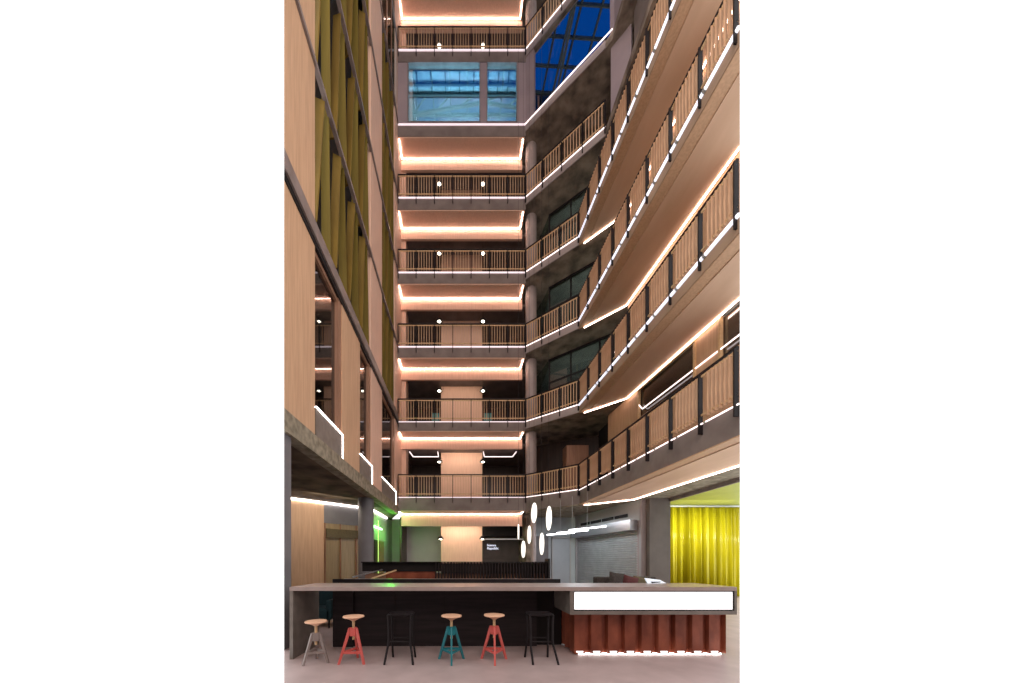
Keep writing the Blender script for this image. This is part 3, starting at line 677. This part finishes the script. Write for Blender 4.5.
MB().beam((-2.3, 8.3, 1.10), (-1.9, 9.4, 1.28), .05, .03).build('side_trim', 'wood_rail', sb)

# sofa behind counter, tablet
sf = thing('sofa', 'dark lounge sofa with its back to the shutter behind the counter', 'sofa', (4.5, 10, 0))
o = MB().box((4.45, 9.9, 0), (6.4, 10.7, .6)).build('seat', 'sofa_cloth', sf, bevel=.05)
o = MB().prism([(4.45, 10.6), (6.45, 10.6), (6.45, 10.9), (4.45, 10.9)], .3, 1.03).build('backrest', 'sofa_cloth', sf, bevel=.05)
MB().box((4.4, 9.9, .1), (4.6, 10.7, .68)).build('armrest', 'sofa_cloth', sf, bevel=.04)
MB().box((6.3, 9.9, .1), (6.5, 10.7, .68)).build('armrest', 'sofa_cloth', sf, bevel=.04)
def cushion(label, x, y, z, w_, h_, rz, m):
    mb = MB(); n = 10; vs = []; fs = []
    for side in (-1, 1):
        for i in range(n + 1):
            for j in range(n + 1):
                a, b = i / n * 2 - 1, j / n * 2 - 1
                th = .09 * (1 - a ** 4) ** .5 * (1 - b ** 4) ** .5
                p = Vector((a * w_ / 2 * (1 - .06 * (1 - b * b)), side * th, b * h_ / 2 * (1 - .06 * (1 - a * a))))
                p = Matrix.Rotation(rz, 3, 'Y') @ p
                vs.append(p + Vector((x, y, z)))
    N = (n + 1) ** 2
    for s_ in (0, 1):
        for i in range(n):
            for j in range(n):
                a = s_ * N + i * (n + 1) + j; q = (a, a + n + 1, a + n + 2, a + 1); fs.append(q if s_ == 0 else q[::-1])
    mb.add(vs, fs); mb.smooth = True
    return tag(mb.build('cushion', m, None, Vector((x, y, z))), label, 'cushion', 'sofa cushions')
cushion('black-brown cushion propped on the sofa, tallest of three', 4.98, 10.35, .90, .5, .56, R(8), 'sofa_cloth')
cushion('deep red cushion leaning between the other sofa cushions', 5.4, 10.3, .84, .5, .46, R(14), 'cushion_red')
cushion('olive cushion lying low against the sofa back', 5.8, 10.4, .82, .55, .44, R(10), 'cushion_olive')
tb = thing('monitor', 'small tilted screen glowing pale blue on the counter by the yellow curtain', 'monitor', (3.6, 5.9, 1.14))
yy = 5.9
MB().add([(X(648, yy), yy, Z(583.5, yy)), (X(664.5, yy), yy - .05, Z(583, yy)), (X(663.5, yy), yy + .1, Z(580.2, yy)), (X(648.8, yy), yy + .12, Z(578.4, yy)),
          (X(648, yy), yy + .03, Z(583.5, yy)), (X(664.5, yy), yy - .02, Z(583, yy)), (X(663.5, yy), yy + .13, Z(580.2, yy)), (X(648.8, yy), yy + .15, Z(578.4, yy))],
         [(0, 1, 2, 3), (7, 6, 5, 4), (0, 4, 5, 1), (1, 5, 6, 2), (2, 6, 7, 3), (3, 7, 4, 0)]).build('display', 'screen_blue', tb)
MB().box((3.50, 5.90, 1.14), (3.66, 5.96, 1.17)).build('stand', 'black_metal', tb)

# teal armchair beyond the counter end
ac = thing('armchair', 'dark teal upholstered armchair seen past the end of the counter', 'armchair', (-3.5, 7.7, 0))
MB().box((-3.95, 7.4, .18), (-3.0, 8.1, .45)).build('seat', 'teal_cloth', ac, bevel=.05)
MB().box((-3.95, 8.0, .2), (-3.0, 8.25, .92)).build('backrest', 'teal_cloth', ac, bevel=.06)
MB().box((-3.98, 7.4, .2), (-3.84, 8.2, .65)).build('armrest', 'teal_cloth', ac, bevel=.04)
MB().box((-3.12, 7.4, .2), (-2.98, 8.2, .65)).build('armrest', 'teal_cloth', ac, bevel=.04)
for x, y in ((-3.9, 7.45), (-3.05, 7.45), (-3.9, 8.2), (-3.05, 8.2)): MB().tube([(x, y, 0), (x, y, .2)], .02, 8).build('leg', 'black_metal', ac)

# ------------------------------------------------------------------ stools
def tripod_stool(cx, cy, h, rz, m, label, feet_r=.235):
    t = thing('bar_stool', label, 'stool', (cx, cy, 0), 'three-legged stools with wooden seats', rz, local=True)
    MB().lathe([(.03, h - .075), (.05, h - .06), (.105, h - .035), (.153, h - .022), (.160, h - .012), (.156, h), (.02, h)], (0, 0, 0), 36).build('seat', 'wood_seat', t)
    MB().lathe([(.02, h - .36), (.02, h - .07)], (0, 0, 0), 14).build('spindle', 'wood_rail', t)
    hz = h - .20
    for i in range(3):
        a = R(-90 + 120 * i); d = Vector((math.cos(a), math.sin(a), 0)); s_ = Vector((-d.y, d.x, 0))
        top0, top1 = d * .028 + Vector((0, 0, hz + .03)), d * .075 + Vector((0, 0, hz + .02))
        bot0, bot1 = d * (feet_r - .034), d * feet_r
        vs = []
        for p in (top0, top1, bot1, bot0): vs += [p - s_ * .014, p + s_ * .014]
        MB().add(vs, [(0, 2, 4, 6), (7, 5, 3, 1), (0, 1, 3, 2), (2, 3, 5, 4), (4, 5, 7, 6), (6, 7, 1, 0)]).build('leg', m, t)
    hub = []
    for i in range(3):
        a = R(-90 + 120 * i)
        for da in (-.42, .42): hub.append((math.cos(a + da) * .062, math.sin(a + da) * .062))
    MB().prism(hub, hz - .10, hz + .02).build('hub', m, t)
    rr = feet_r * .74; zr = .17
    ps = [Vector((math.cos(R(-90 + 120 * i)) * rr, math.sin(R(-90 + 120 * i)) * rr, zr)) for i in range(3)]
    for i in range(3): MB().beam(ps[i], ps[(i + 1) % 3], .018, .035).build('stretcher', m, t)
    return t
tripod_stool(-2.215, 4.92, .635, R(-38), 'stool_grey', 'low grey tripod stool with round wooden seat by the end panel of the counter', .215)
tripod_stool(-1.645, 4.93, .71, R(61), 'coral', 'coral red tripod stool with wooden seat beside the low grey stool', .235)
tripod_stool(-.148, 4.99, .71, R(2), 'teal', 'teal blue tripod stool with round wooden seat', .24)
tripod_stool(.515, 4.995, .72, R(-3), 'coral', 'coral red tripod stool with wooden seat beside the teal stool', .24)
def black_stool(cx, cy, rz, label, mir=1):
    t = thing('wire_stool', label, 'stool', (cx, cy, 0), 'black frame stools', rz, local=True)
    h = .75
    # dished seat with rounded corners
    n = 12; vs = []; fs = []
    for lay in (0, 1):
        for i in range(n + 1):
            for j in range(n + 1):
                a, b = i / n * 2 - 1, j / n * 2 - 1
                q = (abs(a) ** 5 + abs(b) ** 5) ** .2; m_ = max(abs(a), abs(b)); sc_ = m_ / q if q > 0 else 1
                x, y = a * sc_ * .195, b * sc_ * .155
                z_ = h - .03 * (1 - a * a) * (1 - b * b) - .012 * (1 - b * b) - (0.018 if lay else 0)
                vs.append((x, y, z_))
    N = (n + 1) ** 2
    for i in range(n):
        for j in range(n):
            a = i * (n + 1) + j; fs.append((a, a + n + 1, a + n + 2, a + 1)); a += N; fs.append((a, a + 1, a + n + 2, a + n + 1))
    edge = [i * (n + 1) for i in range(n + 1)] + [n * (n + 1) + j for j in range(1, n + 1)] + [i * (n + 1) + n for i in range(n - 1, -1, -1)] + [j for j in range(n - 1, 0, -1)]
    for i in range(len(edge)): a, b = edge[i], edge[(i + 1) % len(edge)]; fs.append((a, a + N, b + N, b))
    s_ = MB(); s_.smooth = True; s_.add(vs, fs).build('seat', 'black_metal', t)
    feet = [(-.215, -.20), (.215, -.20), (-.165, .19), (.195, .19)]
    if mir < 0: feet = [(-.145, -.20), (.235, -.20), (-.19, .19), (.175, .19)]
    for i, (fx, fy) in enumerate(feet):
        sx, sy = (1 if i % 2 else -1), (1 if i > 1 else -1)
        pts = [(sx * .178, sy * .13, h - .02), (sx * .168, sy * .128, h - .12), (sx * .165, sy * .13, .36), (sx * .168, sy * .135, .30), (fx, fy, 0)]
        MB().tube(pts, .017, 8).build('leg', 'black_metal', t)
    MB().tube([(-.165, -.13, .33), (.165, -.13, .33)], .011, 8).build('footrest', 'black_metal', t)
    MB().tube([(-.165, .13, .33), (.165, .13, .33)], .011, 8).build('stretcher', 'black_metal', t)
    return t
black_stool(-.93, 5.0, 0, 'black metal frame stool between the coral and teal stools', 1)
black_stool(1.22, 5.0, 0, 'black metal frame stool near the copper counter base', -1)

# ------------------------------------------------------------------ hanging light discs
for i, (px, py, hgt, wd, d) in enumerate(((534.0, 512.9, 20, 6.5, 'highest of the group'), (548.8, 518.3, 24, 6.5, 'largest, second from the top'),
        (529.2, 534.7, 18, 4.6, 'middle height, just below the highest'), (518.4, 531.7, 15, 2.3, 'thinnest, turned nearly edge-on'),
        (523.3, 549.3, 17, 5, 'lowest of the group'), (541.7, 543.9, 22, 5.5, 'second lowest, below the largest'))):
    yy = 8.2 + .25 * ((i * 3) % 4); s_ = yy / F; x, z = X(px, yy), Z(py, yy); r_ = hgt / 2 * s_
    t = thing('disc_pendant', 'glowing flat disc pendant hung on edge, ' + d, 'pendant lamp', (x, yy, z), 'hanging light discs over the counter')
    view = math.atan2(x, yy); th = math.asin(min(1, max(.04, (wd - 1.6) / hgt))) - view   # plane normal almost across the view
    mb = MB().lathe([(r_ * .97, -.012), (r_, -.008), (r_, .008), (r_ * .97, .012)], (0, 0, 0), 40)
    rot = Matrix.Rotation(th - 0, 3, 'Z') @ Matrix.Rotation(R(90), 3, 'Y')
    mb.v = [rot @ v + Vector((x, yy, z)) for v in mb.v]; mb.build('light_disc', 'disc_glow', t)
    MB().tube([(x, yy, z + r_), (x, yy, 32.9)], .003, 6).build('cable', 'black_metal', t)

for o in list(bpy.data.objects):
    if '_o' in o: del o['_o']
